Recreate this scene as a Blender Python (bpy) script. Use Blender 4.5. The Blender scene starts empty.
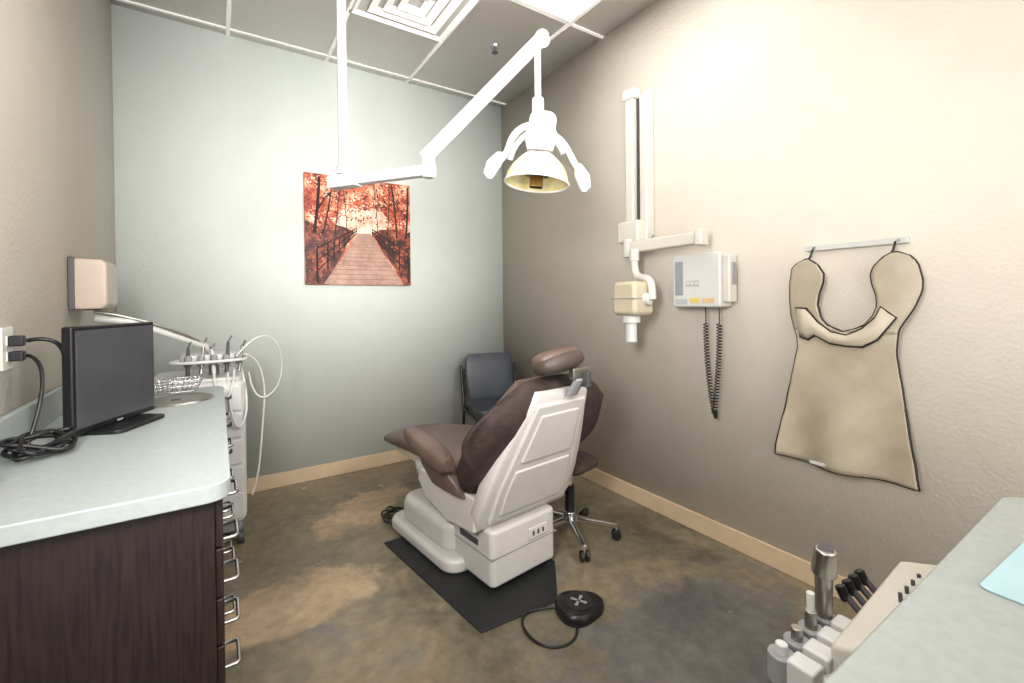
import bpy, math, random
from mathutils import Vector, Matrix
random.seed(4)
D=bpy.data; C=bpy.context; col=C.scene.collection
pi=math.pi
# ---------------------------------------------------------------- camera
Hc=1.28; F=450.0
cam=D.cameras.new('camera'); co=D.objects.new('camera',cam); col.objects.link(co)
cam.lens=36*F/1024; cam.sensor_width=36; cam.shift_y=-37/1024; cam.clip_start=.02
co.matrix_world=Matrix.Translation((0,0,Hc))@Matrix.Rotation(-math.radians(33.2),4,'Z')@Matrix.Rotation(pi/2-math.radians(.5),4,'X')@Matrix.Rotation(-math.radians(.6),4,'Z')
C.scene.camera=co
C.scene.view_settings.view_transform='Standard'
# ---------------------------------------------------------------- materials
def srgb(c):
    return tuple(((v/255)/12.92 if v/255<=.04045 else ((v/255+.055)/1.055)**2.4) for v in c)+(1,)
MATS={}
def mat(name,c,rough=.5,metal=0,bump=0,bscale=40,c2=None,nscale=8,spec=.5,emit=0,trans=0,alpha=1,coat=0,stretch=None):
    if name in MATS: return MATS[name]
    m=D.materials.new(name); m.use_nodes=True; nt=m.node_tree; b=nt.nodes['Principled BSDF']
    b.inputs['Base Color'].default_value=srgb(c); b.inputs['Roughness'].default_value=rough; b.inputs['Metallic'].default_value=metal
    b.inputs['Specular IOR Level'].default_value=spec
    if trans: b.inputs['Transmission Weight'].default_value=trans
    if coat: b.inputs['Coat Weight'].default_value=coat
    if alpha<1: b.inputs['Alpha'].default_value=alpha
    if emit: b.inputs['Emission Color'].default_value=srgb(c); b.inputs['Emission Strength'].default_value=emit
    tc=nt.nodes.new('ShaderNodeTexCoord'); mp=nt.nodes.new('ShaderNodeMapping'); nt.links.new(tc.outputs['Object'],mp.inputs[0])
    if stretch: mp.inputs['Scale'].default_value=stretch
    if c2 is None: c2=tuple(max(0,v-6) for v in c)
    n=nt.nodes.new('ShaderNodeTexNoise'); n.inputs['Scale'].default_value=nscale; n.inputs['Detail'].default_value=5
    nt.links.new(mp.outputs[0],n.inputs['Vector'])
    r=nt.nodes.new('ShaderNodeValToRGB'); r.color_ramp.elements[0].position=.35; r.color_ramp.elements[1].position=.65
    r.color_ramp.elements[0].color=srgb(c); r.color_ramp.elements[1].color=srgb(c2)
    nt.links.new(n.outputs['Fac'],r.inputs[0]); nt.links.new(r.outputs[0],b.inputs['Base Color'])
    if bump:
        n2=nt.nodes.new('ShaderNodeTexNoise'); n2.inputs['Scale'].default_value=bscale; n2.inputs['Detail'].default_value=4
        nt.links.new(mp.outputs[0],n2.inputs['Vector'])
        bp=nt.nodes.new('ShaderNodeBump'); bp.inputs['Strength'].default_value=bump; bp.inputs['Distance'].default_value=.01
        nt.links.new(n2.outputs['Fac'],bp.inputs['Height']); nt.links.new(bp.outputs[0],b.inputs['Normal'])
    MATS[name]=m; return m
wallG=mat('paint_sage',(204,209,203),.85,bump=.12,bscale=90,c2=(202,207,201))
wallB=mat('paint_beige',(218,210,198),.8,bump=.2,bscale=75,c2=(215,207,195))
ceilM=mat('acoustic_tile',(246,243,239),.9,bump=.3,bscale=220,c2=(237,234,230),nscale=180)
tbar=mat('tbar_white',(216,213,208),.6)
baseM=mat('baseboard_tan',(200,177,146),.5)
white=mat('white_plastic',(200,199,196),.35)
chairW=mat('chair_shell_white',(196,192,187),.35)
white2=mat('cream_plastic',(201,196,186),.4)
cream=mat('xray_cream',(190,178,154),.45)
grayp=mat('gray_plastic',(140,140,140),.45)
dgray=mat('dark_gray_plastic',(66,66,68),.45)
black=mat('black_plastic',(18,18,20),.4)
blackr=mat('black_rubber',(26,27,28),.6,bump=.2,bscale=80)
chrome=mat('chrome',(205,205,205),.2,1)
steel=mat('brushed_steel',(170,168,164),.32,1)
lam=mat('laminate_blue_gray',(162,169,167),.38,c2=(155,162,160),nscale=60)
espresso=mat('espresso_wood',(45,33,32),.45,c2=(27,20,20),nscale=9,stretch=(14,14,1))
taupe=mat('taupe_leather',(104,86,77),.42,bump=.15,bscale=120,c2=(88,71,64),nscale=5)
brown=mat('brown_plush_cover',(60,45,40),.8,bump=.5,bscale=60,c2=(42,31,28),nscale=12)
beigeS=mat('beige_shell',(190,174,155),.5)
navy=mat('slate_vinyl',(52,56,64),.45,bump=.1,bscale=90,c2=(44,48,55))
apronM=mat('apron_vinyl',(178,167,147),.36,bump=.3,bscale=14,c2=(165,154,133),nscale=6)
apronD=mat('apron_collar',(188,178,160),.42,bump=.3,bscale=18)
piping=mat('black_piping',(24,22,20),.6)
screenM=mat('screen_glass',(66,66,69),.25)
paperB=mat('blue_paper',(174,206,214),.7)
amber=mat('amber_reflector',(238,228,176),.15,spec=.8,c2=(222,206,136),nscale=20,alpha=.6)
# ---------------------------------------------------------------- builders
def group(name,loc=(0,0,0),rot=0):
    e=D.objects.new(name,None); e.location=loc; e.rotation_euler=(0,0,rot); e.empty_display_size=.1; col.objects.link(e); return e
def mk(name,verts,faces,m,parent=None,smooth=True,bevel=0,sub=0,seg=3,loc=None,rot=None,solid=0):
    me=D.meshes.new(name); me.from_pydata([tuple(v) for v in verts],[],faces); me.update()
    import bmesh
    bm=bmesh.new(); bm.from_mesh(me); bmesh.ops.recalc_face_normals(bm,faces=bm.faces); bm.to_mesh(me); bm.free()
    me.materials.append(m)
    o=D.objects.new(name,me); col.objects.link(o)
    if parent: o.parent=parent
    if loc: o.location=loc
    if rot: o.rotation_euler=rot
    if solid:
        s=o.modifiers.new('s','SOLIDIFY'); s.thickness=solid; s.offset=0
    if bevel:
        b=o.modifiers.new('b','BEVEL'); b.width=bevel; b.segments=seg; b.limit_method='ANGLE'; b.angle_limit=math.radians(40); b.harden_normals=True
    if sub:
        s=o.modifiers.new('u','SUBSURF'); s.levels=sub; s.render_levels=sub
    if smooth:
        for p in me.polygons: p.use_smooth=True
        if not sub and not bevel:
            try: me.set_sharp_from_angle(angle=math.radians(40))
            except Exception: pass
    return o
def box(name,lo,hi,m,parent=None,bevel=.004,rot=None,pivot=None,seg=2):
    c=[(a+b)/2 for a,b in zip(lo,hi)]; h=[abs(b-a)/2 for a,b in zip(lo,hi)]
    v=[(sx*h[0],sy*h[1],sz*h[2]) for sx in(-1,1) for sy in(-1,1) for sz in(-1,1)]
    f=[(0,1,3,2),(4,6,7,5),(0,4,5,1),(2,3,7,6),(0,2,6,4),(1,5,7,3)]
    return mk(name,v,f,m,parent,bevel=min(bevel,min(h)*.95),loc=c,rot=rot,seg=seg)
def prism(name,pts,z0,z1,m,parent=None,bevel=.004,axis='z',seg=3):
    n=len(pts)
    def P(p,z):
        return {'z':(p[0],p[1],z),'x':(z,p[0],p[1]),'y':(p[0],z,p[1])}[axis]
    v=[P(p,z0) for p in pts]+[P(p,z1) for p in pts]
    f=[tuple(range(n))[::-1],tuple(range(n,2*n))]+[(i,(i+1)%n,n+(i+1)%n,n+i) for i in range(n)]
    return mk(name,v,f,m,parent,bevel=bevel,seg=seg)
def rrect(x0,y0,x1,y1,r,n=6):
    out=[]
    for cx,cy,a0 in((x1-r,y1-r,0),(x0+r,y1-r,90),(x0+r,y0+r,180),(x1-r,y0+r,270)):
        for i in range(n+1):
            a=math.radians(a0+90*i/n); out.append((cx+r*math.cos(a),cy+r*math.sin(a)))
    return out
def cyl(name,p0,p1,r0,m,parent=None,r1=None,n=24,bevel=.0):
    p0=Vector(p0);p1=Vector(p1); r1=r0 if r1 is None else r1
    d=(p1-p0).normalized(); a=d.orthogonal().normalized(); b=d.cross(a)
    v=[p0+(a*math.cos(2*pi*i/n)+b*math.sin(2*pi*i/n))*r0 for i in range(n)]+[p1+(a*math.cos(2*pi*i/n)+b*math.sin(2*pi*i/n))*r1 for i in range(n)]
    f=[tuple(range(n))[::-1],tuple(range(n,2*n))]+[(i,(i+1)%n,n+(i+1)%n,n+i) for i in range(n)]
    return mk(name,v,f,m,parent,bevel=bevel,seg=2)
def tube(name,pts,r,m,parent=None,smooth=True,res=8,cyclic=False,bres=3):
    cu=D.curves.new(name,'CURVE'); cu.dimensions='3D'; cu.bevel_depth=r; cu.bevel_resolution=bres; cu.use_fill_caps=True
    if smooth:
        s=cu.splines.new('NURBS'); s.points.add(len(pts)-1)
        for q,p in zip(s.points,pts): q.co=(*p,1)
        s.order_u=min(4,len(pts)); s.use_endpoint_u=not cyclic; s.resolution_u=res
    else:
        s=cu.splines.new('POLY'); s.points.add(len(pts)-1)
        for q,p in zip(s.points,pts): q.co=(*p,1)
    s.use_cyclic_u=cyclic
    o=D.objects.new(name,cu); col.objects.link(o)
    dg=C.evaluated_depsgraph_get(); me=D.meshes.new_from_object(o.evaluated_get(dg)); D.objects.remove(o); D.curves.remove(cu)
    me.name=name; me.materials.clear(); me.materials.append(m)
    for p in me.polygons: p.use_smooth=True
    o=D.objects.new(name,me); col.objects.link(o)
    if parent: o.parent=parent
    return o
def loft(name,secs,m,parent=None,cap=True,sub=0,closed=True,bevel=0):
    n=len(secs[0]); v=[p for s in secs for p in s]; f=[]
    for k in range(len(secs)-1):
        for i in range(n if closed else n-1):
            j=(i+1)%n; f.append((k*n+i,k*n+j,(k+1)*n+j,(k+1)*n+i))
    if cap and closed:
        f.append(tuple(range(n))[::-1]); f.append(tuple((len(secs)-1)*n+i for i in range(n)))
    return mk(name,v,f,m,parent,sub=sub,bevel=bevel)
def sell(a,b,n=24,e=3.0):
    out=[]
    for i in range(n):
        t=2*pi*i/n; c,s=math.cos(t),math.sin(t)
        out.append((a*math.copysign(abs(c)**(2/e),c),b*math.copysign(abs(s)**(2/e),s)))
    return out
def ellipsoid(name,c,r,m,parent=None,e=2.0,rot=None,n=24,k=12):
    secs=[]
    for j in range(k+1):
        ph=-pi/2+pi*j/k; cz=math.sin(ph); rr=max(.02,math.cos(ph))
        z=math.copysign(abs(cz)**(2/e),cz) if cz else 0; rr=rr**(2/e)
        secs.append([(x*rr,y*rr,z*r[2]) for x,y in sell(r[0],r[1],n,e)])
    o=loft(name,secs,m,parent); o.location=c
    if rot:o.rotation_euler=rot
    return o
# ---------------------------------------------------------------- room
XR,YB,XL,HR,YF=2.20,3.51,-.50,3.05,-1.9
fm=D.materials.new('stained_concrete'); fm.use_nodes=True; nt=fm.node_tree; b=nt.nodes['Principled BSDF']
N=nt.nodes.new; L=nt.links.new
tc=N('ShaderNodeTexCoord')
def noise(s,d=6,dist=0,off=0):
    mp=N('ShaderNodeMapping'); mp.inputs['Location'].default_value=(off,off*.7,0); L(tc.outputs['Object'],mp.inputs[0])
    n=N('ShaderNodeTexNoise'); n.inputs['Scale'].default_value=s; n.inputs['Detail'].default_value=d; n.inputs['Distortion'].default_value=dist; n.inputs['Roughness'].default_value=.6; L(mp.outputs[0],n.inputs['Vector']); return n.outputs['Fac']
def ramp(inp,els):
    r=N('ShaderNodeValToRGB'); e=r.color_ramp.elements
    while len(e)<len(els): e.new(.5)
    for k,(p,c) in enumerate(els): e[k].position=p; e[k].color=c if len(c)==4 else srgb(c)
    L(inp,r.inputs[0]); return r.outputs[0]
base=ramp(noise(1.7,8,.6,3),[(.34,(92,84,70)),(.44,(114,106,88)),(.54,(134,120,97)),(.66,(116,111,101))])
tan=ramp(noise(4,9,.4,9),[(.3,(194,168,136)),(.5,(176,150,118)),(.7,(150,129,103))])
def blob(x,y,sx,sy,rot):
    mp=N('ShaderNodeMapping'); mp.vector_type='TEXTURE'; mp.inputs['Location'].default_value=(x,y,0); mp.inputs['Rotation'].default_value=(0,0,rot); mp.inputs['Scale'].default_value=(sx,sy,1)
    L(tc.outputs['Object'],mp.inputs[0])
    ln=N('ShaderNodeVectorMath'); ln.operation='LENGTH'; L(mp.outputs[0],ln.inputs[0])
    ad=N('ShaderNodeMath'); ad.operation='ADD'; L(ln.outputs['Value'],ad.inputs[0])
    nn=N('ShaderNodeMath'); nn.operation='MULTIPLY_ADD'; L(noise(4.5,7,.3,x*3),nn.inputs[0]); nn.inputs[1].default_value=1.5; nn.inputs[2].default_value=-.75; L(nn.outputs[0],ad.inputs[1])
    return ramp(ad.outputs[0],[(.7,(1,1,1,1)),(1.0,(0,0,0,1))])
def mixc(f,a,b_):
    m=N('ShaderNodeMix'); m.data_type='RGBA'; L(f,m.inputs[0]); L(a,m.inputs[6]); L(b_,m.inputs[7]); return m.outputs[2]
gray=ramp(noise(2.5,8,.3,5),[(.35,(88,86,84)),(.65,(114,110,105))])
c=mixc(blob(.28,2.12,.46,.20,.1),base,tan)
c=mixc(blob(.75,2.85,.40,.2,.6),c,tan)
c=mixc(blob(1.5,2.85,.35,.16,.3),c,tan)
c=mixc(blob(1.45,1.0,.75,.4,.2),c,gray)
fine=ramp(noise(18,7,.2,7),[(.36,(225,225,225)),(.64,(255,255,255))])
mm=N('ShaderNodeMix'); mm.data_type='RGBA'; mm.blend_type='MULTIPLY'; mm.inputs[0].default_value=1; L(c,mm.inputs[6]); L(fine,mm.inputs[7])
L(mm.outputs[2],b.inputs['Base Color'])
rr=N('ShaderNodeMapRange'); rr.inputs[3].default_value=.14; rr.inputs[4].default_value=.34; L(noise(6,5),rr.inputs[0]); L(rr.outputs[0],b.inputs['Roughness'])
bp=N('ShaderNodeBump'); bp.inputs['Strength'].default_value=.05; L(noise(30,5),bp.inputs['Height']); L(bp.outputs[0],b.inputs['Normal'])
def slab(n,lo,hi,m):
    o=box(n,lo,hi,m,bevel=0.0001); o.modifiers.clear(); return o
o=mk('floor',[(XL-.1,YF-.1,0),(XR+.1,YF-.1,0),(XR+.1,YB+.1,0),(XL-.1,YB+.1,0),(XL-.1,YF-.1,-.1),(XR+.1,YF-.1,-.1),(XR+.1,YB+.1,-.1),(XL-.1,YB+.1,-.1)],[(0,1,2,3),(4,7,6,5),(0,4,5,1),(1,5,6,2),(2,6,7,3),(3,7,4,0)],fm,smooth=False)
slab('wall_back',(XL-.1,YB,0),(XR+.1,YB+.1,HR+.1),wallG)
slab('wall_right',(XR,YF,0),(XR+.1,YB,HR+.1),wallB)
slab('wall_left',(XL-.1,YF,0),(XL,YB,HR+.1),wallB)
slab('wall_front',(XL-.1,YF-.1,0),(XR+.1,YF,HR+.1),wallB)
slab('ceiling',(XL-.1,YF-.1,HR),(XR+.1,YB+.1,HR+.1),ceilM)
box('baseboard_back',(XL,YB-.014,0),(XR-.014,YB,.1),baseM,bevel=.004)
box('baseboard_right',(XR-.014,YF,0),(XR,YB,.1),baseM,bevel=.004)
box('baseboard_left',(XL,2.75,0),(XL+.014,YB-.014,.1),baseM,bevel=.004)
g=group('ceiling_grid')
for x in (.08,.69,1.30,1.91): box('runner',(x-.012,YF,HR-.006),(x+.012,YB,HR+.002),tbar,g,bevel=.001)
for y in (3.43,2.82,2.21,1.60,.99,.38,-.23,-.84,-1.45): 
    if y in(2.82,): box('cross_tee',(.69,y-.012,HR-.006),(1.30,y+.012,HR+.002),tbar,g,bevel=.001)
    elif y in (1.60,.38,-.84): box('cross_tee',(XL,y-.012,HR-.0055),(.08,y+.012,HR+.002),tbar,g,bevel=.001)
    else: box('cross_tee',(XL,y-.012,HR-.0058),(XR,y+.012,HR+.002),tbar,g,bevel=.001)
panel=mat('troffer_lens',(255,252,248),.5,emit=4.2)
for nm,(x0,y0,x1,y1) in {'ceiling_light_panel':(1.32,1.01,1.90,2.19),'added_fill_panel':(.10,-.82,.67,.36)}.items():  # second panel is out of view, added to light the room
    g=group(nm,((x0+x1)/2,(y0+y1)/2,HR)); w=(x1-x0)/2; l=(y1-y0)/2
    box('lens',(-w+.02,-l+.02,-.012),(w-.02,l-.02,-.004),panel,g,bevel=.001)
    for a in((-w,-l,w,-l+.02),(-w,l-.02,w,l),(-w,-l+.02,-w+.02,l-.02),(w-.02,-l+.02,w,l-.02)): box('frame',(a[0],a[1],-.016),(a[2],a[3],-.001),tbar,g,bevel=.002)
def area(n,loc,tgt,sx,sy,p,c=(1,.99,.98),spread=180):
    l=D.lights.new(n,'AREA'); l.shape='RECTANGLE'; l.size=sx; l.size_y=sy; l.energy=p; l.color=c; l.spread=math.radians(spread)
    o=D.objects.new(n,l); o.location=loc; o.rotation_euler=(Vector(tgt)-Vector(loc)).to_track_quat('-Z','Y').to_euler(); col.objects.link(o)
area('added_fill_rear',(.85,-1.8,1.4),(.85,3,1.4),2.4,2.2,72)  # added fill behind the camera; the front wall has no opening
area('added_fill_ceiling',(.75,.3,1.95),(.80,2.1,3.05),1.0,.6,44,spread=100)  # unseen fill aimed up so the ceiling throws soft light back
area('added_fill_left',(-.42,.35,1.8),(2.2,3.45,1.1),.5,.8,42,spread=120)  # added cross fill for the far right wall and corner
area('added_fill_right',(1.35,-.05,2.1),(-.45,2.9,1.5),.6,.5,20,spread=120)  # unseen fill added to brighten the left and back walls
# diffuser vent
g=group('ceiling_air_vent',(.995,2.515,HR))
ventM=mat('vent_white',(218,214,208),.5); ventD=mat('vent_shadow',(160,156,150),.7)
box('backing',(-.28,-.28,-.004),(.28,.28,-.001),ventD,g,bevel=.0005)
for k,(s,zz) in enumerate(((.295,-.012),(.22,-.02),(.15,-.026),(.085,-.03))):
    w=.045 if k else .03
    for a in(0,1,2,3):
        v=[(-s,-s,zz-.006),(s,-s,zz-.006),(s-w,-s+w,zz+.012),(-s+w,-s+w,zz+.012)]
        R=Matrix.Rotation(a*pi/2,3,'Z'); v=[R@Vector(p) for p in v]
        mk('louver',v,[(0,1,2,3)],ventM,g,smooth=False,solid=.003)
g=group('fire_sprinkler',(1.64,2.69,HR)); cyl('escutcheon',(0,0,0),(0,0,-.01),.035,chrome,g,r1=.03); cyl('stem',(0,0,-.01),(0,0,-.04),.01,dgray,g); cyl('deflector',(0,0,-.04),(0,0,-.044),.022,dgray,g)
# ---------------------------------------------------------------- painting
g=group('autumn_bridge_picture',(.916,YB,1.81))
def leafmat(name,els,sc):
    m=D.materials.new(name); m.use_nodes=True; t=m.node_tree; bb=t.nodes['Principled BSDF']; bb.inputs['Roughness'].default_value=.6
    tcx=t.nodes.new('ShaderNodeTexCoord'); n1=t.nodes.new('ShaderNodeTexNoise'); n1.inputs['Scale'].default_value=sc; n1.inputs['Detail'].default_value=9; n1.inputs['Roughness'].default_value=.75
    t.links.new(tcx.outputs['Object'],n1.inputs['Vector']); r=t.nodes.new('ShaderNodeValToRGB'); e=r.color_ramp.elements
    while len(e)<len(els): e.new(.5)
    for k,(p,cc) in enumerate(els): e[k].position=p; e[k].color=srgb(cc)
    t.links.new(n1.outputs['Fac'],r.inputs[0]); t.links.new(r.outputs[0],bb.inputs['Base Color']); return m
fol=leafmat('autumn_foliage',[(.36,(70,24,18)),(.45,(150,56,36)),(.52,(204,112,76)),(.59,(232,180,146)),(.7,(246,222,202))],8)
mist=leafmat('misty_trees',[(.33,(160,100,76)),(.45,(222,174,144)),(.6,(246,226,208))],16)
deck=leafmat('bridge_deck',[(.3,(140,104,90)),(.7,(192,156,138))],10)
under=leafmat('undergrowth',[(.38,(32,15,14)),(.49,(80,34,24)),(.58,(150,78,52)),(.7,(200,136,102))],12)
dk=mat('bridge_rail_dark',(34,21,20),.6)
box('canvas',(-.39,-.03,-.4),(.39,-.001,.4),fol,g,bevel=.003)
def patch(n,pts,m,dy): mk(n,[(x,-.0302-dy,z) for x,z in pts],[tuple(range(len(pts)))],m,g,smooth=False)
patch('mist_area',[(-.14,-.02),(.18,-.02),(.24,.08),(.16,.17),(.02,.21),(-.12,.17),(-.20,.07)],mist,.0003)
patch('undergrowth_left',[(-.388,-.398),(-.26,-.398),(-.05,.0),(-.12,.03),(-.22,.05),(-.3,.02),(-.388,.06)],under,.0005)
patch('undergrowth_right',[(.388,-.398),(.34,-.398),(.08,.0),(.15,.03),(.24,.04),(.32,.0),(.388,.03)],under,.0005)
patch('deck',[(-.27,-.398),(.33,-.398),(.075,-.01),(-.02,-.01)],deck,.0008)
for k in range(1,16):
    t=(k/16)**1.6; z=-.01-.385*t; xl=-.02-.25*t; xr=.075+.255*t
    tube('deck_plank_line',[(xl,-.031,z),(xr,-.031,z)],.0007+.0008*t,mat('plank_gap',(118,82,68),.7),g,smooth=False,bres=0)
for x0,x1,w in((-.33,-.29,.013),(-.27,-.20,.007),(-.19,-.15,.005),(-.10,-.13,.004),(.28,.24,.009),(.20,.22,.005),(.35,.37,.011),(.13,.10,.004)):
    s=-1 if x0>0 else 1
    tube('tree_trunk',[(x0,-.030,-.03),((x0+x1)/2+.01,-.030,.15),(x1,-.030,.38)],w*.8,dk,g,bres=1)
    tube('branch',[((x0+x1)/2+.005,-.030,.13),(x0+s*.06,-.030,.22),(x0+s*.12,-.030,.28)],w*.4,dk,g,bres=1)
for sx,xb,xt in((-1,-.31,-.03),(1,.37,.085)):
    for zo in(.0,.07,.15):
        z0=-.30+zo*1.1; z1=-.01+zo*.25
        tube('rail',[(xb,-.031,z0),(xt,-.031,z1)],.0045,dk,g,smooth=False,bres=1)
    for k in range(8):
        t=(k/7)**.7; x=xb+(xt-xb)*t; z=-.38+.37*t; hh=.25*(1-t)+.04*t
        tube('post',[(x,-.031,z),(x,-.031,z+hh)],.0065*(1-.65*t),dk,g,smooth=False,bres=1)
lm=[mat('leaf_%s'%n,cc,.6) for n,cc in (('crimson',(128,28,18)),('rust',(172,60,32)),('coral',(206,94,54)),('peach',(232,168,128)),('blush',(246,214,190)),('dark',(52,20,16)))]
for q,m in enumerate(lm):
    v=[];f=[]
    clumps=[(random.uniform(-.37,.37),random.uniform(.05,.39)) for _ in range(26)]
    for i in range(260 if q in(3,4) else 500):
        if random.random()<.72:
            cx,cz=random.choice(clumps); x=random.gauss(cx,.03); z=random.gauss(cz,.025)
        else: x=random.uniform(-.38,.38); z=random.uniform(-.38,.05)
        if abs(x)>.38 or z>.39 or z<-.39: continue
        if z<.06 and (q in(3,4) or abs(x-.03)<.07+.30*(-z/.39 if z<0 else 0)+.03): continue
        if abs(x-.02)<.17 and .0<z<.17 and random.random()<.8: continue
        s=random.uniform(.004,.012); a=random.uniform(0,pi); y=-.0318-random.random()*.0006
        k=len(v); v+=[(x+s*math.cos(a+j*pi/2)*(1 if j%2 else .6),y,min(.398,z+s*math.sin(a+j*pi/2)*(1 if j%2 else .6))) for j in range(4)]; f.append((k,k+1,k+2,k+3))
    mk('leaves',v,f,m,g,smooth=False)
# ---------------------------------------------------------------- left cabinet and counter
CT=.88; XC=XL+.004
g=group('base_cabinet')
q=rrect(XC,1.19,.02,2.62,.05,6)
pts=[(XC if p[0]<XC+.06 else p[0],(1.19 if p[1]<1.4 else 2.62) if p[0]<XC+.06 else p[1]) for p in q]
q=[]
for p in pts:
    if not q or (Vector(p)-Vector(q[-1])).length>1e-4: q.append(p)
prism('countertop',q,CT-.04,CT,lam,g,bevel=.004)
box('carcass',(XC,1.22,.09),(-.012,2.6,CT-.041),espresso,g,bevel=.002)
box('toe_kick',(XC,1.24,0),(-.09,2.58,.09),black,g,bevel=.001)
ys=[1.225,1.68,2.14,2.595]
for k in range(3):
    zs=[.095,.26,.385,.495,.605,.72,.835] if k==0 else [.095,.30,.455,.61,.725,.835]
    for a,b_ in zip(zs[:-1],zs[1:]):
        box('drawer_front',(-.012,ys[k]+.003,a+.003),(.004,ys[k+1]-.003,b_-.003),espresso,g,bevel=.002)
        yc=(ys[k]+ys[k+1])/2; z=(a+b_)/2; 
        tube('drawer_pull',[(.002,yc-.05,z),(.030,yc-.05,z),(.036,yc-.042,z),(.036,yc+.042,z),(.030,yc+.05,z),(.002,yc+.05,z)],.005,chrome,g,smooth=False)
box('trim_backsplash',(XC,1.19,CT+.0005),(XC+.018,2.62,CT+.10),lam,None,bevel=.003)
sk=group('bar_sink',(-.15,2.33,CT+.0005))
secs=[]
for r,z in((.135,.000),(.13,.007),(.12,.007),(.112,.001)):
    secs.append([(r*math.cos(2*pi*i/40),r*math.sin(2*pi*i/40),z) for i in range(40)])
loft('bowl_rim',secs,steel,sk,cap=False)
cyl('bowl_dark',(0,0,.0),(0,0,.002),.114,mat('sink_basin',(150,146,140),.3,.9),sk,n=40)
cyl('drain',(0,0,.002),(0,0,.003),.02,dgray,sk)
fc=group('sink_faucet',(-.36,2.38,CT+.0005))
cyl('base',(0,0,0),(0,0,.02),.025,chrome,fc); tube('spout',[(0,0,.02),(0,0,.10),(.0,0,.15),(.10,-.02,.16),(.12,-.03,.11)],.009,chrome,fc)
for s in(-.08,.08): cyl('handle_base',(0,s,0),(0,s,.03),.016,chrome,fc); tube('lever',[(0,s,.035),(.05,s,.05)],.006,chrome,fc,smooth=False)
# ---------------------------------------------------------------- monitor
A=Vector((-.355,1.81)); Bv=Vector((-.200,2.10)); mid=(A+Bv)/2; ang=math.atan2((Bv-A).y,(Bv-A).x)
g=group('computer_monitor',(mid.x,mid.y,CT+.001),ang)
box('bezel',(-.172,-.0,.012),(.172,.03,.335),black,g,bevel=.006)
box('screen',(-.160,-.003,.03),(.160,.0005,.323),screenM,g,bevel=.001)
prism('rear_bulge',rrect(-.11,.08,.11,.28,.03),.03,.06,black,g,axis='y',bevel=.01)
box('neck',(-.035,.035,.01),(.035,.065,.2),black,g,bevel=.006)
prism('foot',rrect(-.11,-.085,.11,.09,.03),0,.012,black,g,bevel=.004)
box('logo',(-.012,-.0045,.018),(.012,-.003,.024),grayp,g,bevel=.0005)
g=group('power_outlet',(XL,1.83,1.16))
box('plate',(.0,-.04,-.06),(.007,.04,.06),white2,g,bevel=.003)
for z in(-.022,.022): box('socket',(.006,-.017,z-.014),(.01,.017,z+.014),white,g,bevel=.003)
box('plug',(.009,-.014,.006),(.04,.014,.036),black,g,bevel=.004); box('plug',(.009,-.014,-.036),(.04,.014,-.008),black,g,bevel=.004)
g=group('monitor_power_cables')
tube('cable',[(-.455,1.83,1.18),(-.42,1.82,1.19),(-.37,1.84,1.17),(-.39,1.88,1.08),(-.375,1.91,1.0)],.006,black,g)
tube('cable',[(-.455,1.83,1.138),(-.42,1.80,1.13),(-.40,1.74,1.05),(-.42,1.70,.93),(-.43,1.68,.890),(-.38,1.66,.888),(-.34,1.70,.888)],.005,black,g)
pp=[]
for i in range(46):
    t=i/46*2*pi*5; rr_=.05+.025*math.sin(i*1.7)
    pp.append((-.395+rr_*1.0*math.cos(t)+.01*math.sin(i*.9),1.68+rr_*1.2*math.sin(t)+.02*math.cos(i*.7),.890+.045*abs(math.sin(i*.37))))
tube('cable_bundle',pp,.006,black,g)
g=group('potted_succulent',(-.445,1.44,CT+.0005))
cyl('pot',(0,0,0),(0,0,.05),.026,mat('terracotta',(150,96,66),.7),g,r1=.033)
leaf=mat('leaf_green',(96,132,70),.5)
for i in range(12):
    a=i*2.4; r=.014+.0015*i; p=Vector((r*math.cos(a),r*math.sin(a),.06+.004*i))
    mk('leaf',[(0,0,.045),(p.x-.008*math.sin(a),p.y+.008*math.cos(a),p.z),(p.x*1.6,p.y*1.6,p.z+.02),(p.x+.008*math.sin(a),p.y-.008*math.cos(a),p.z)],[(0,1,2,3)],leaf,g,solid=.002)
g=group('paper_towel_dispenser',(XL,2.48,1.262))
box('back_plate',(0,-.006,0),(.02,.25,.212),dgray,g,bevel=.003)
prism('cover',[(.012,0.0),(.10,0.0),(.118,.02),(.118,.19),(.10,.208),(.012,.208)],0,.24,mat('dispenser_tan',(174,158,144),.25),g,axis='y',bevel=.01)
box('lower_slot',(.03,.05,-.004),(.09,.2,.01),dgray,g,bevel=.002)
# ---------------------------------------------------------------- dental cart
g=group('dental_delivery_cart')
prism('cabinet',rrect(-.30,2.76,.12,3.24,.05),.12,.88,white,g,bevel=.04,seg=4)
prism('top_tray',rrect(-.29,2.78,.10,3.22,.05),.875,.895,white,g,bevel=.008)
for i,z in enumerate((.16,.30,.44,.58,.72)):
    box('drawer',(-.24,2.75,z),(.10,2.765,z+.125),white,g,bevel=.005)
    tube('drawer_handle',[(.0,2.752,z+.08),(.0,2.725,z+.075),(.05,2.725,z+.075),(.05,2.752,z+.08)],.006,dgray,g,smooth=False)
box('base_skirt',(-.27,2.80,.07),(.10,3.2,.13),grayp,g,bevel=.01)
for x in(-.22,.09):
    for y in(2.81,3.18):
        cyl('caster',(x-.015,y,.035),(x+.015,y,.035),.035,dgray,g,bevel=.005); cyl('caster_stem',(x,y,.03),(x,y,.09),.01,steel,g)
prism('control_head',rrect(-.17,2.84,.10,3.02,.04),.96,1.015,white,g,bevel=.015); cyl('head_post',(-.02,2.95,.89),(-.02,2.95,.97),.025,steel,g)
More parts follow.
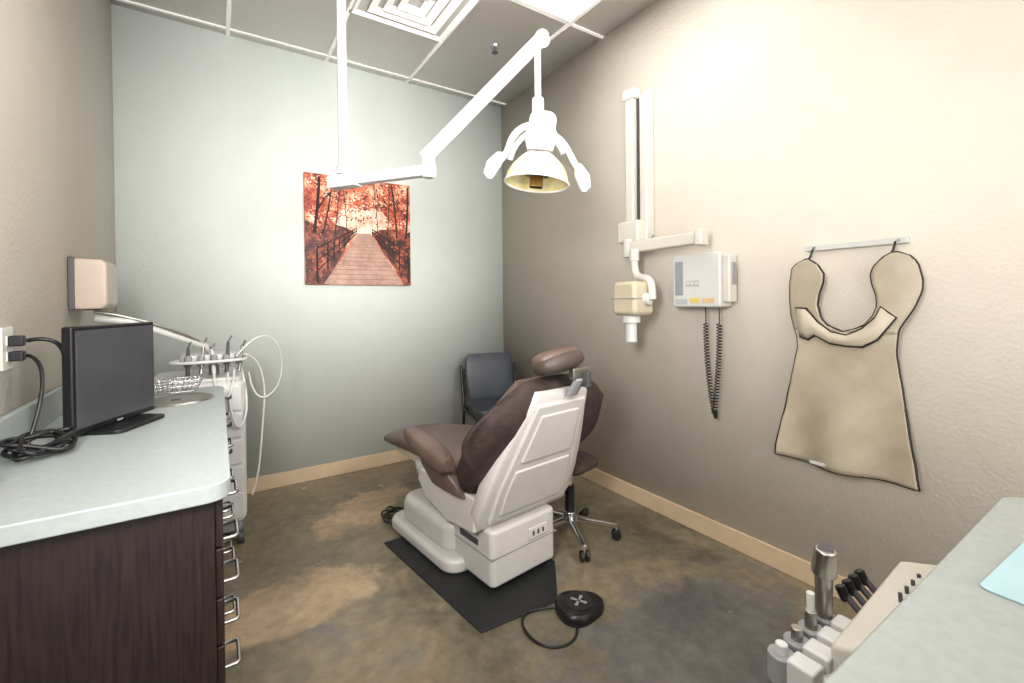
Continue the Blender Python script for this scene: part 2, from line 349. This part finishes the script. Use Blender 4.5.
tube('grip_bar',[(-.17,2.88,.985),(-.22,2.80,.985),(-.20,2.74,.985),(.10,2.74,.985),(.15,2.80,.985),(.10,2.9,.985)],.008,white,g)
for i,(hgt,lean,mm_) in enumerate(((.0,.0,dgray),(.02,.012,chrome),(-.01,-.008,white),(.025,.01,dgray),(.0,.02,chrome))):
    x=-.13+i*.055
    cyl('holder',(x,2.80,.965),(x,2.83,1.005),.017,grayp,g)
    cyl('handpiece',(x,2.79,.92),(x+lean,2.845,1.05+hgt),.010,mm_,g,r1=.007); cyl('handpiece_tip',(x+lean,2.845,1.05+hgt),(x+lean+.015,2.80,1.085+hgt),.005,chrome,g)
tube('hose',[(-.02,2.79,.93),(-.02,2.74,.82),(.02,2.72,.76),(.06,2.73,.82),(.07,2.80,.93)],.006,white,g)
tube('hose',[(.04,2.80,.94),(.04,2.74,.8),(.06,2.70,.65),(.10,2.72,.62),(.14,2.80,.75),(.10,2.86,.95)],.006,white,g)
tube('hose',[(.08,2.80,1.0),(.17,2.82,1.12),(.28,2.88,1.10),(.32,2.92,.92),(.28,2.93,.74),(.16,2.92,.72),(.14,2.9,.9)],.0055,white,g)
tube('hose',[(.08,2.84,1.0),(.16,2.9,1.02),(.24,2.95,.85),(.20,2.95,.55),(.19,2.95,.3),(.15,2.93,.2)],.006,white2,g)
tube('support_arm',[(-.46,2.70,1.22),(-.34,2.72,1.20),(-.06,2.85,1.06),(-.02,2.92,1.0)],.016,white,g,smooth=False)
tube('support_arm_cable',[(-.46,2.69,1.25),(-.30,2.71,1.22),(-.12,2.80,1.13),(-.02,2.88,1.03)],.008,steel,g)
g=group('wire_basket',(-.19,2.55,CT+.001))
for z,s in((.0,.8),(.025,.9),(.05,1.0)):
    tube('ring',[(x*s,y*s,z+.004) for x,y in rrect(-.13,-.055,.13,.055,.02,3)],.003,chrome,g,smooth=False,cyclic=True)
for x,y in rrect(-.13,-.055,.13,.055,.03,3)+[(t*.02,-.055) for t in range(-4,5)]+[(t*.02,.055) for t in range(-4,5)]:
    tube('wire',[(x*.8,y*.8,.004),(x,y,.054)],.002,chrome,g,smooth=False,bres=1)
# ---------------------------------------------------------------- side chair
g=group('side_chair',(1.86,3.05,0),math.radians(-14))
fr=mat('chair_frame_black',(30,30,32),.35,.3)
def pad(name,w0,w1,h,t,m):
    secs=[];K=11
    for k in range(K):
        u=k/(K-1); s=math.sin(pi*u)**.35 if 0<u<1 else .12
        w=(w0+(w1-w0)*u)*(.80+.20*min(1,s)); secs.append([(x,y*max(s,.2),(u-.5)*h) for x,y in sell(w/2,t/2,28,4)])
    return loft(name,secs,m,None)
o=pad('back_pad',.40,.44,.40,.06,navy); o.parent=g; o.location=(0,.23,.64); o.rotation_euler=(-.16,0,0)
prism('seat_pad',rrect(-.23,-.24,.23,.21,.06),.41,.475,navy,g,bevel=.025,seg=4)
for sx in(-1,1):
    x=.235*sx
    tube('frame_side',[(x,.30,.74),(x,.22,.45),(x,.20,.40),(x,.27,.012)],.012,fr,g,smooth=False)
    tube('front_leg',[(x,.21,.40),(x,-.20,.40),(x,-.23,.37),(x,-.25,.012)],.012,fr,g,smooth=False)
tube('cross_bar',[(-.235,.2,.40),(.235,.2,.40)],.01,fr,g,smooth=False); tube('cross_bar',[(-.235,-.2,.40),(.235,-.2,.40)],.01,fr,g,smooth=False)
tube('back_bar',[(-.235,.28,.70),(.235,.28,.70)],.01,fr,g,smooth=False)
# ---------------------------------------------------------------- floor mat + dental chair
prism('floor_mat',[(.72,2.36),(.83,1.51),(1.19,1.49),(1.36,1.72),(1.36,2.40)],.0,.008,blackr,None,bevel=.003)
g=group('dental_chair',(1.17,1.95,.0085),math.radians(7))
prism('base_plate',rrect(-.31,-.05,.26,.62,.09),.0,.07,chairW,g,bevel=.025,seg=4)
prism('base_hump',rrect(-.27,.02,.20,.54,.08),.05,.21,chairW,g,bevel=.05,seg=5)
prism('rear_housing',rrect(-.23,-.26,.16,.16,.03),.02,.27,chairW,g,bevel=.018,seg=4)
box('housing_groove',(-.233,-.262,.15),(.163,.10,.155),grayp,g,bevel=.001)
box('outlet_panel',(-.02,-.268,.17),(.10,-.259,.22),mat('outlet_ivory',(200,196,188),.4),g,bevel=.003)
for x in(.0,.03,.06): box('outlet_slot',(x,-.2695,.185),(x+.012,-.2675,.205),dgray,g,bevel=.0005)
box('name_badge',(-.236,-.16,.18),(-.2305,-.02,.205),dgray,g,bevel=.001)
def rs(y,z,w,h,e=5,tilt=0):
    return [(a,y+b*math.sin(tilt),z+b*math.cos(tilt)) for a,b in sell(w/2,h/2,28,e)]
loft('lift_link',[[(a*.17,.26+b*.12,.15) for a,b in sell(1,1,20,5)],[(a*.16,.16+b*.12,.28) for a,b in sell(1,1,20,5)],[(a*.16,.06+b*.14,.40) for a,b in sell(1,1,20,5)]],chairW,g)
loft('seat_shell',[rs(-.20,.36,.40,.10),rs(-.12,.35,.50,.14),rs(.1,.355,.52,.14),rs(.35,.37,.50,.12),rs(.44,.38,.44,.06)],chairW,g)
loft('seat_cushion',[rs(-.22,.46,.40,.06,3.5),rs(-.16,.46,.50,.12,3.5),rs(.05,.455,.54,.13,3.5),rs(.22,.46,.52,.14,3.5),rs(.38,.475,.48,.12,3.5),rs(.58,.455,.44,.10,3.2),rs(.78,.425,.42,.09,3.0),rs(.91,.405,.38,.08,2.6),rs(.97,.395,.28,.055,2.4),rs(.99,.392,.12,.02,2.2)],taupe,g)
loft('leg_shell',[rs(.36,.40,.36,.06),rs(.5,.385,.38,.06),rs(.75,.37,.34,.05),rs(.88,.36,.24,.03)],beigeS,g)
for sx in(-1,1):
    prism('hip_cover',[(-.2,.26),(.02,.24),(.22,.29),(.30,.36),(.26,.42),(-.22,.42)],.245*sx,.285*sx,chairW,g,axis='x',bevel=.012)
b0=Vector((0,-.21,.27)); b1=Vector((0,-.46,.885)); up=(b1-b0).normalized(); nf=Vector((0,up.z,-up.y))
BL=(b1-b0).length
def bsec(t,w,d,off,e=5,n=32,xo=0):
    c_=b0+up*(t*BL)+nf*off
    return [tuple(c_+Vector((a+xo,0,0))+nf*b_) for a,b_ in sell(w/2,d/2,n,e)]
loft('back_shell',[bsec(-.02,.42,.03,.03,8),bsec(.0,.54,.06,.03,8),bsec(.10,.58,.075,.03,8),bsec(.30,.56,.08,.03,8),bsec(.55,.50,.08,.03,8),bsec(.80,.40,.075,.03,8,xo=.01),bsec(.96,.335,.07,.03,8,xo=.015),bsec(1.0,.30,.04,.03,8,xo=.015)],chairW,g)
def onback(x,t,off): 
    return tuple(b0+up*(t*BL)+nf*off+Vector((x,0,0)))
def backpanel(n,pts,o0,o1,m,bev=.006):
    v=[onback(x,t,o0) for x,t in pts]+[onback(x,t,o1) for x,t in pts]; k=len(pts)
    mk(n,v,[tuple(range(k)),tuple(range(k,2*k))]+[(i,(i+1)%k,k+(i+1)%k,k+i) for i in range(k)],m,g,bevel=bev)
backpanel('back_raised_panel',[(-.235,.06),(.235,.06),(.225,.32),(.155,.93),(-.135,.93),(-.225,.32)],-.022,.0,chairW,.008)
backpanel('back_inner_panel',[(-.15,.52),(.155,.52),(.125,.86),(-.105,.86)],-.030,-.01,chairW,.006)
backpanel('back_lower_panel',[(-.19,.12),(.19,.12),(.185,.32),(.165,.46),(-.165,.46),(-.185,.32)],-.030,-.01,chairW,.006)
loft('back_cover',[bsec(.16,.48,.06,.14,3),bsec(.20,.60,.15,.14,3),bsec(.35,.70,.17,.12,3),bsec(.55,.75,.16,.09,3,xo=.01),bsec(.72,.76,.14,.065,3,xo=.02),bsec(.85,.70,.12,.055,3,xo=.025),bsec(.95,.54,.10,.055,3,xo=.025),bsec(1.02,.38,.07,.06,3,xo=.01),bsec(1.04,.2,.03,.07,3)],brown,g)
for sx in(-1,1):
    secs=[]
    for k in range(19):
        u=k/18; t=.98-.66*u; w_=.25+.17*math.sin(pi*min(1,u*1.15))**.6
        row=[]
        for j in range(9):
            s=j/8; x=sx*(w_*(.55+.45*s))+.02; o_=.03+.05*s+.007*math.sin(u*9+s*5)+.02*math.sin(s*pi)
            row.append(onback(x+.004*math.sin(u*11)*s,t-.05*s,o_-.02))
        secs.append(row)
    o=loft('cover_wing',secs,brown,g,cap=False,closed=False); sm=o.modifiers.new('s','SOLIDIFY'); sm.thickness=.014
loft('back_cushion',[bsec(.2,.40,.05,.24,3),bsec(.25,.46,.08,.235,3),bsec(.5,.46,.09,.20,3),bsec(.75,.38,.08,.17,3),bsec(.95,.26,.05,.15,3)],taupe,g)
for sx in(-1,1):
    def asec(y,z,w,h): return [(sx*.34+a,y+b_*.25,z+b_) for a,b_ in sell(w/2,h/2,20,3)]
    loft('armrest',[asec(-.10,.545,.05,.05),asec(-.06,.55,.085,.09),asec(.04,.57,.10,.10),asec(.16,.595,.10,.09),asec(.25,.61,.08,.07),asec(.285,.615,.03,.03)],taupe,g)
    loft('arm_gusset',[[(sx*.31+a,.10+b_,.58) for a,b_ in sell(.035,.10,20,3)],[(sx*.30+a,.06+b_,.48) for a,b_ in sell(.04,.13,20,3)],[(sx*.28+a,.0+b_,.40) for a,b_ in sell(.03,.15,20,3)]],taupe,g)
loft('headrest_bracket',[[(a+.045,-.475+b_,.86) for a,b_ in sell(.028,.012,12,6)],[(a+.05,-.515+b_,.93) for a,b_ in sell(.028,.012,12,6)],[(a+.055,-.50+b_,.965) for a,b_ in sell(.028,.012,12,6)]],grayp,g)
box('headrest_lever',(.06,-.555,.90),(.085,-.51,.97),dgray,g,bevel=.006)
box('headrest_plate',(.0,-.53,.94),(.10,-.50,.985),steel,g,bevel=.006)
hb=mat('headrest_brown',(72,60,54),.5)
ellipsoid('headrest_pad',(-.01,-.455,1.005),(.125,.075,.042),hb,g,e=2.8,rot=(-.25,-.12,0))
ellipsoid('headrest_cushion',(-.01,-.44,1.025),(.118,.065,.038),taupe,g,e=3,rot=(-.25,-.12,0))
# ---------------------------------------------------------------- foot control
g=group('foot_control_pedal',(1.225,1.395,0),math.radians(-15))
def ped(s,z):
    return [((.100*s+.008*s*math.cos(3*t))*math.cos(t),(.085*s+.008*s*math.cos(3*t))*math.sin(t),z) for t in [2*pi*i/48 for i in range(48)]]
loft('body',[ped(1,0),ped(1.02,.01),ped(1.0,.03),ped(.9,.04),ped(.5,.044)],black,g)
for a in range(4):
    R=Matrix.Rotation(a*pi/2+.78,3,'Z'); v=[R@Vector(p) for p in((.006,-.004,.046),(.034,-.007,.046),(.034,.007,.046),(.006,.004,.046))]
    mk('arrow_mark',v,[(0,1,2,3)],grayp,g,smooth=False,solid=.001)
cyl('disc',(0,0,.040),(0,0,.0455),.058,blackr,g,n=36)
tube('cable',[(-.09,.03,.02),(-.14,.05,.010),(-.20,.06,.012),(-.25,.02,.012),(-.25,-.06,.006),(-.22,-.13,.005),(-.14,-.17,.005),(-.06,-.13,.005),(-.05,-.075,.012)],.005,black,g)
g=group('coiled_floor_cable')
pp=[]
for i in range(40):
    t=i/40*2*pi*3.5; r=.06+.03*math.sin(i*1.3); pp.append((.86+r*math.cos(t)*.9,2.60+r*math.sin(t)*1.7,.008+.015*abs(math.sin(i*.4))))
tube('cable',pp+[(.95,2.52,.008),(.99,2.48,.012)],.005,black,g)
# ---------------------------------------------------------------- stool
g=group('rolling_stool',(1.585,1.87,0),math.radians(10))
for i in range(5):
    a=i*2*pi/5+.35; c_,s_=math.cos(a),math.sin(a)
    loft('leg',[[(c_*.03-s_*x,s_*.03+c_*x,.10+z) for x,z in sell(.02,.015,12,4)],[(c_*.25-s_*x,s_*.25+c_*x,.075+z) for x,z in sell(.013,.010,12,4)]],chrome,g)
    cx,cy=c_*.245,s_*.245
    cyl('caster_stem',(cx,cy,.03),(cx,cy,.08),.008,chrome,g)
    for k in(-.014,.014): cyl('caster',(cx-s_*k-s_*.008,cy+c_*k+c_*.008,.026),(cx-s_*k+s_*.008,cy+c_*k-c_*.008,.026),.026,black,g,bevel=.004)
cyl('hub',(0,0,.08),(0,0,.14),.035,chrome,g,bevel=.005); cyl('gas_lift',(0,0,.14),(0,0,.38),.018,chrome,g); cyl('sleeve',(0,0,.14),(0,0,.28),.026,black,g)
cyl('seat_plate',(0,0,.36),(0,0,.38),.09,black,g); ellipsoid('seat_cushion',(0,0,.405),(.14,.14,.030),brown,g,e=3)
# ---------------------------------------------------------------- ceiling dental light
g=group('dental_operatory_light')
cyl('ceiling_plate',(.545,2.39,HR-.03),(.545,2.39,HR-.007),.12,white,g,bevel=.01)
cyl('pole',(.545,2.39,1.93),(.545,2.39,HR-.02),.023,white,g)
cyl('pole_collar',(.545,2.39,1.93),(.545,2.39,1.97),.032,white,g,bevel=.004)
p0=Vector((.545,2.39,1.895)); p1=Vector((.838,1.985,1.895)); dd=(p1-p0).normalized()
def beam(name,a,b_,w,h,m,bev=.008,w1=None,h1=None):
    a=Vector(a);b_=Vector(b_);d=(b_-a).normalized(); s=d.cross(Vector((0,0,1))).normalized(); u=s.cross(d).normalized(); w1=w1 or w;h1=h1 or h
    v=[a+s*sx*w/2+u*sz*h/2 for sx,sz in((-1,-1),(1,-1),(1,1),(-1,1))]+[b_+s*sx*w1/2+u*sz*h1/2 for sx,sz in((-1,-1),(1,-1),(1,1),(-1,1))]
    return mk(name,v,[(0,3,2,1),(4,5,6,7),(0,1,5,4),(1,2,6,5),(2,3,7,6),(3,0,4,7)],m,g,bevel=bev)
beam('arm_lower',p0-dd*.07,p1+dd*.03,.05,.05,white)
beam('pivot_block',p0-dd*.08,p0+dd*.10,.065,.065,white)
cyl('elbow_joint',p1-Vector((0,0,.035)),p1+Vector((0,0,.09)),.03,white,g,bevel=.006)
E=Vector((1.279,1.673,2.50)); e0=p1+Vector((0,0,.075))
beam('spring_arm',e0-(E-e0).normalized()*.03,E,.05,.055,white,.01)
beam('spring_arm_inset',e0+(E-e0)*.08+Vector((0,0,-.004)),e0+(E-e0)*.92+Vector((0,0,-.004)),.054,.022,white2,.004)
cyl('arm_knuckle',E+Vector((-.02,-.02,-.005)),E+Vector((.02,.02,-.005)),.032,white,g,bevel=.006)
hx,hy=1.262,1.69
cyl('drop_rod',(hx,hy,2.19),(hx,hy,2.5),.015,white,g)
cyl('swivel',(hx,hy,2.14),(hx,hy,2.22),.028,white,g,bevel=.006)
lh=group('lamp_head',(hx,hy,1.92)); lh.parent=g; lh.rotation_euler=(math.radians(-6),math.radians(6),math.radians(-38))
def T(n,pts,r,m=white,**k): return tube(n,pts,r,m,lh,**k)
ellipsoid('hub',(0,0,.20),(.065,.05,.045),white,lh,e=2.8)
loft('yoke_plate',[[(a,b_,.19) for a,b_ in sell(.055,.03,16,4)],[(a,b_-.01,.12) for a,b_ in sell(.08,.028,16,4)],[(a,b_,.06) for a,b_ in sell(.06,.02,16,4)]],white,lh)
ellipsoid('yoke_joint_cap',(0,-.035,.14),(.032,.014,.032),grayp,lh)
T('yoke_left',[(-.02,0,.19),(-.09,0,.18),(-.15,0,.11),(-.14,0,.04),(-.19,0,-.0),(-.20,0,-.04)],.017)
T('yoke_left_inner',[(-.03,-.02,.14),(-.09,-.02,.13),(-.125,-.02,.06),(-.135,-.01,.0)],.014,m=grayp)
T('yoke_right',[(.02,0,.16),(.09,0,.13),(.14,0,.06),(.17,0,.0),(.21,0,-.05)],.015)
T('yoke_right_inner',[(.03,-.02,.13),(.08,-.02,.10),(.11,-.02,.04)],.012,m=grayp)
for sx,dz in((-1,0.0),(1,-.03)):
    loft('handle_grip',[[(sx*(.185+a),b_-.01,.03+dz) for a,b_ in sell(.016,.016,14,3)],[(sx*(.205+a),b_-.015,-.02+dz) for a,b_ in sell(.036,.028,14,3)],[(sx*(.222+a),b_-.02,-.075+dz) for a,b_ in sell(.028,.022,14,3)],[(sx*(.22+a),b_-.02,-.10+dz) for a,b_ in sell(.010,.010,14,3)]],white,lh)
secs=[]
for j in range(9):
    t=j/8*math.radians(84); R_=.150
    secs.append([(R_*max(math.sin(t),.03)*math.cos(2*pi*i/24),-R_*.8*max(math.sin(t),.03)*math.sin(2*pi*i/24),-.115+.165*math.cos(t)) for i in range(24)])
o=loft('reflector',secs,amber,lh,cap=False); sm=o.modifiers.new('s','SOLIDIFY'); sm.thickness=.003
for p in o.data.polygons: p.use_smooth=False
T('reflector_rim',[secs[-1][i] for i in range(0,24)],.005,white,smooth=False,cyclic=True)
for k in(3,9,15,21): T('reflector_rib',[secs[j][k] for j in range(9)],.0035,white2,smooth=False)
cyl('lamp_socket',(0,0,.05),(0,-.01,-.06),.028,black,lh,bevel=.004)
for z in(-.065,-.045,-.025,-.005,.015): cyl('lamp_fin',(0,0,z),(0,-.002,z+.010),.056,black,lh)
box('lamp_shield',(-.03,-.035,-.125),(.03,-.0,-.07),mat('brass_shield',(100,76,34),.3,.8),lh,bevel=.004)
# ---------------------------------------------------------------- x-ray unit
g=group('wall_xray_unit')
box('wall_rail_plate',(XR-.03,1.79,1.66),(XR-.001,1.96,2.53),white2,g,bevel=.006)
prism('rail_left',rrect(1.885,1.60,1.95,2.56,.02),XR-.08,XR-.02,white2,g,axis='x',bevel=.012)
prism('rail_right',rrect(1.79,1.60,1.845,2.50,.015),XR-.07,XR-.02,white2,g,axis='x',bevel=.01)
box('rail_slot',(XR-.045,1.845,1.68),(XR-.028,1.885,2.50),dgray,g,bevel=.001)
box('top_cap',(XR-.09,1.87,2.50),(XR-.02,1.965,2.565),white2,g,bevel=.012)
box('carriage',(XR-.14,1.80,1.62),(XR-.03,1.965,1.75),white2,g,bevel=.015)
cyl('pivot',(XR-.12,1.88,1.53),(XR-.12,1.88,1.64),.04,white2,g,bevel=.008)
v0=Vector((XR-.12,1.90,1.59)); v1=Vector((XR-.14,1.385,1.59))
beam('swing_arm',v0,v1,.06,.07,white2,.012,w1=.05,h1=.065)
box('arm_end_cap',(XR-.175,1.365,1.55),(XR-.105,1.405,1.63),white2,g,bevel=.008)
cyl('arm_collar',(2.03,1.80,1.50),(2.03,1.80,1.57),.028,white2,g,bevel=.006)
tube('curved_arm',[(2.03,1.80,1.53),(2.03,1.80,1.44),(2.02,1.77,1.40),(2.0,1.66,1.40),(1.99,1.64,1.35),(1.99,1.64,1.28)],.022,white2,g)
cyl('yoke',(1.98,1.64,1.28),(1.96,1.72,1.28),.035,white,g,bevel=.008)
prism('tube_head',rrect(1.665,1.19,1.835,1.38,.03),1.88,2.04,cream,g,axis='x',bevel=.025,seg=4)
box('tube_head_seam',(1.876,1.662,1.282),(2.044,1.838,1.288),grayp,g,bevel=.001)
cyl('cone',(1.95,1.755,1.19),(1.95,1.755,1.15),.05,white,g); cyl('cone_tube',(1.95,1.755,1.15),(1.95,1.755,1.04),.032,white,g,bevel=.003)
g=group('xray_control_box')
prism('housing',rrect(1.305,1.235,1.585,1.515,.015),XR-.11,XR-.001,white,g,axis='x',bevel=.01)
box('side_bracket',(XR-.09,1.267,1.26),(XR-.02,1.307,1.50),white2,g,bevel=.01)
box('side_button_plate',(XR-.07,1.261,1.35),(XR-.04,1.269,1.46),grayp,g,bevel=.003)
box('display',(XR-.114,1.515,1.30),(XR-.108,1.565,1.48),mat('display_gray',(140,146,148),.3),g,bevel=.002)
box('key_panel',(XR-.1125,1.42,1.345),(XR-.109,1.50,1.375),mat('key_gray',(176,174,170),.4),g,bevel=.001)
for y in(1.435,1.46,1.485): box('key',(XR-.1145,y-.008,1.353),(XR-.112,y+.008,1.367),white,g,bevel=.002)
box('yellow_label',(XR-.1125,1.42,1.258),(XR-.1095,1.475,1.284),mat('label_yellow',(212,190,104),.5),g,bevel=.0005)
box('orange_label',(XR-.1125,1.335,1.258),(XR-.1095,1.40,1.282),mat('label_orange',(206,176,130),.5),g,bevel=.0005)
box('print_label',(XR-.1125,1.49,1.25),(XR-.1095,1.565,1.28),mat('label_blue',(176,180,184),.5),g,bevel=.0005)
g=group('coiled_xray_cord')
for yy,ph in((1.41,0),(1.335,1.5)):
    pts=[(2.13,yy,1.234),(2.13,yy,1.15)]
    n=300
    for i in range(n):
        t=i/n; z=1.15-.46*t; cy=yy+(1.365-yy)*t**2; pts.append((2.13+.012*math.cos(i*.62+ph),cy+.012*math.sin(i*.62+ph),z))
    tube('cord',pts,.003,black,g,smooth=False,bres=1)
tube('cord_end',[(2.13,1.365,.70),(2.13,1.37,.66),(2.13,1.35,.655),(2.13,1.355,.70)],.006,black,g)
# ---------------------------------------------------------------- apron
g=group('apron_wall_rack')
box('rail',(XR-.02,.60,1.482),(XR-.001,.955,1.508),white,g,bevel=.004)
for y in(.63,.92): cyl('screw',(XR-.024,y,1.495),(XR-.019,y,1.495),.006,steel,g)
for y in(.64,.925): tube('hook',[(XR-.02,y,1.49),(XR-.04,y,1.475),(XR-.045,y,1.44),(XR-.055,y,1.455)],.004,black,g)
g=group('lead_apron')
def off(y,z):
    low=max(0,min(1,(1.2-z)/.6)); u=(y-.58)/.5
    fold=math.sin(u*11+z*4+.8*math.sin(z*6))
    return .046+.022*fold*(.12+.88*low)+.008*low+.014*math.sin(z*12+u*4)*(1-low)*.6+.018*math.sin(pi*min(1,max(0,u)))+.003*math.sin(z*34+u*17)*(.4+.6*low)
def ap(y,z,e=0): return (XR-off(y,z)-e,y-.022,z)
Lo=[(1.444,.955),(1.435,.985),(1.408,1.012),(1.34,1.024),(1.27,1.026),(1.20,1.024),(1.156,1.012),(1.11,.995),(1.064,.990),(1.02,.999),(.972,1.007),(.90,1.020),(.857,1.032),(.78,1.048),(.736,1.060),(.68,1.070),(.613,1.084),(.566,1.088)]
Ro=[(1.448,.648),(1.44,.62),(1.405,.592),(1.34,.577),(1.30,.578),(1.24,.598),(1.19,.624),(1.155,.642),(1.067,.650),(.99,.645),(.942,.638),(.86,.628),(.775,.612),(.70,.600),(.65,.590),(.575,.580)]
Li=[(1.444,.945),(1.42,.91),(1.378,.888),(1.34,.893),(1.30,.908),(1.25,.917),(1.193,.905),(1.16,.88),(1.137,.82)]
Ri=[(1.448,.66),(1.43,.69),(1.40,.716),(1.37,.728),(1.33,.724),(1.288,.71),(1.24,.705),(1.20,.72),(1.16,.75),(1.137,.82)]
def ev(tab,z):
    if z>=tab[0][0]: return tab[0][1]
    for (z0,y0),(z1,y1) in zip(tab[:-1],tab[1:]):
        if z<=z0 and z>=z1: return y0+(y1-y0)*(z0-z)/(z0-z1)
    return tab[-1][1]
def sheet(name,rows,m,e=0,th=.01):
    secs=[[ap(y,z,e) for y,z in r] for r in rows]; o=loft(name,secs,m,g,cap=False,closed=False); s=o.modifiers.new('s','SOLIDIFY'); s.thickness=th; s.offset=0; return o
def lerp(a,b_,n): return [a+(b_-a)*i/(n-1) for i in range(n)]
zb=lambda y:.566+(.575-.566)*(1.09-y)/.515-.008*math.sin(pi*(1.09-y)/.515)
rows=[]
for k in range(44):
    z=1.137-(1.137-.57)*k/43
    rows.append([(y,z if k<43 else zb(y)) for y in lerp(ev(Lo,z),ev(Ro,z),60)])
sheet('body',rows,apronM)
rows=[[(y,z) for y in lerp(ev(Lo,z),ev(Li,z),12)] for z in lerp(1.443,1.137,26)]; sheet('shoulder_left',rows,apronM)
rows=[[(y,z) for y in lerp(ev(Ri,z),ev(Ro,z),12)] for z in lerp(1.447,1.137,26)]; sheet('shoulder_right',rows,apronM)
def dens(tab,n):
    z0,z1=tab[0][0],tab[-1][0]; return [(ev(tab,z),z) for z in lerp(z0,z1,n)]
outl=[ap(y,z) for y,z in dens(Lo,50)]+[ap(y,zb(y)) for y in lerp(1.088,.580,40)]+[ap(y,z) for y,z in dens(Ro,50)[::-1]]+[ap(y,z) for y,z in dens(Ri,20)]+[ap(y,z) for y,z in dens(Li,20)[::-1]]
tube('piping',outl,.0052,piping,g,smooth=False,cyclic=True)
upc=[(.995,1.235),(.955,1.232),(.91,1.175),(.86,1.135),(.80,1.125),(.745,1.155),(.705,1.20),(.69,1.24)]
loc_=[(.975,1.11),(.945,1.10),(.92,1.12),(.86,1.09),(.80,1.085),(.745,1.085),(.70,1.115),(.645,1.20)]
secs=[]
for (a,b_),(c_,d_) in zip(upc,loc_): secs.append([ap(a+(c_-a)*t,b_+(d_-b_)*t,.014+.014*math.sin(pi*t)) for t in(0,.2,.4,.6,.8,1)])
o=loft('collar_flap',secs,apronD,g,cap=False,closed=False); s=o.modifiers.new('s','SOLIDIFY'); s.thickness=.01; s.offset=0
tube('collar_piping',[ap(a,b_,.016) for a,b_ in upc+loc_[::-1]],.0055,piping,g,smooth=False,cyclic=True)
tp=ap(.90,.577,.012); box('tag',(tp[0]-.004,tp[1]-.035,.572),(tp[0],tp[1]+.035,.585),white,g,bevel=.001)
# ---------------------------------------------------------------- foreground counter
g=group('rear_treatment_cabinet')
q=rrect(-.1,-.42,1.33,.215,.04,6)
prism('countertop',q,CT-.035,CT,lam,g,bevel=.004)
box('carcass',(-.06,-.40,.09),(1.29,.185,CT-.036),espresso,g,bevel=.003)
box('toe_kick',(-.02,-.38,0),(1.25,.15,.09),black,g,bevel=.001)
g=group('blue_tray_paper',(.98,.045,CT+.0005),math.radians(-3)); prism('sheet',rrect(-.12,-.12,.115,.115,.012),0,.002,paperB,g,bevel=.0005)
g=group('instrument_delivery_unit')
v=[(.79,.225,.58),(1.09,.225,.58),(1.09,.315,.58),(.79,.315,.58),(.79,.225,.775),(1.09,.225,.805),(1.09,.315,.775),(.79,.315,.74)]
mk('console',v,[(0,3,2,1),(4,5,6,7),(0,1,5,4),(1,2,6,5),(2,3,7,6),(3,0,4,7)],white2,g,bevel=.008)
for x in(.94,.97,1.0,1.03): cyl('indicator',(x,.27,.77),(x,.271,.789),.003,dgray,g)
box('mount_post',(.90,.218,.0),(1.0,.30,.62),white2,g,bevel=.01)
for i in range(4):
    x=.955+i*.028; cyl('flow_knob',(x,.352,.725),(x,.364,.748),.009,black,g,bevel=.003); cyl('knob_stem',(x,.315,.70),(x,.36,.74),.006,dgray,g)
box('holder_bar',(.71,.30,.66),(.95,.318,.70),white2,g,bevel=.005)
hol=(.745,.795,.845,.895)
for x in hol:
    box('holder_block',(x-.018,.310,.675),(x+.018,.350,.722),white,g,bevel=.005); cyl('holder_ring',(x,.364,.67),(x,.364,.715),.020,grayp,g,bevel=.003)
x,y=.895,.364
cyl('suction_handle',(x,y,.65),(x-.003,y,.79),.011,steel,g,r1=.014,bevel=.003); cyl('suction_head',(x-.003,y,.79),(x-.006,y-.005,.838),.020,steel,g,r1=.017,bevel=.004); cyl('suction_mouth',(x-.006,y-.005,.838),(x-.0065,y-.0055,.840),.012,dgray,g)
cyl('saliva_valve',(.845,y,.66),(.843,y,.745),.011,steel,g,r1=.009,bevel=.002); cyl('saliva_tip',(.843,y,.745),(.842,y,.775),.006,white,g)
cyl('syringe',(.795,y,.64),(.795,y,.735),.009,steel,g,bevel=.002); cyl('handpiece',(.745,y,.64),(.745,y,.73),.009,white,g,bevel=.002)
for x in hol: tube('hose',[(x,y,.66),(x,y+.01,.5),(x-.02,.36,.3),(x+.03,.33,.25),(.93,.29,.3)],.007,grayp,g)
w=D.worlds.new('world'); C.scene.world=w; w.use_nodes=True; w.node_tree.nodes['Background'].inputs[0].default_value=(1,1,1,1); w.node_tree.nodes['Background'].inputs[1].default_value=.3
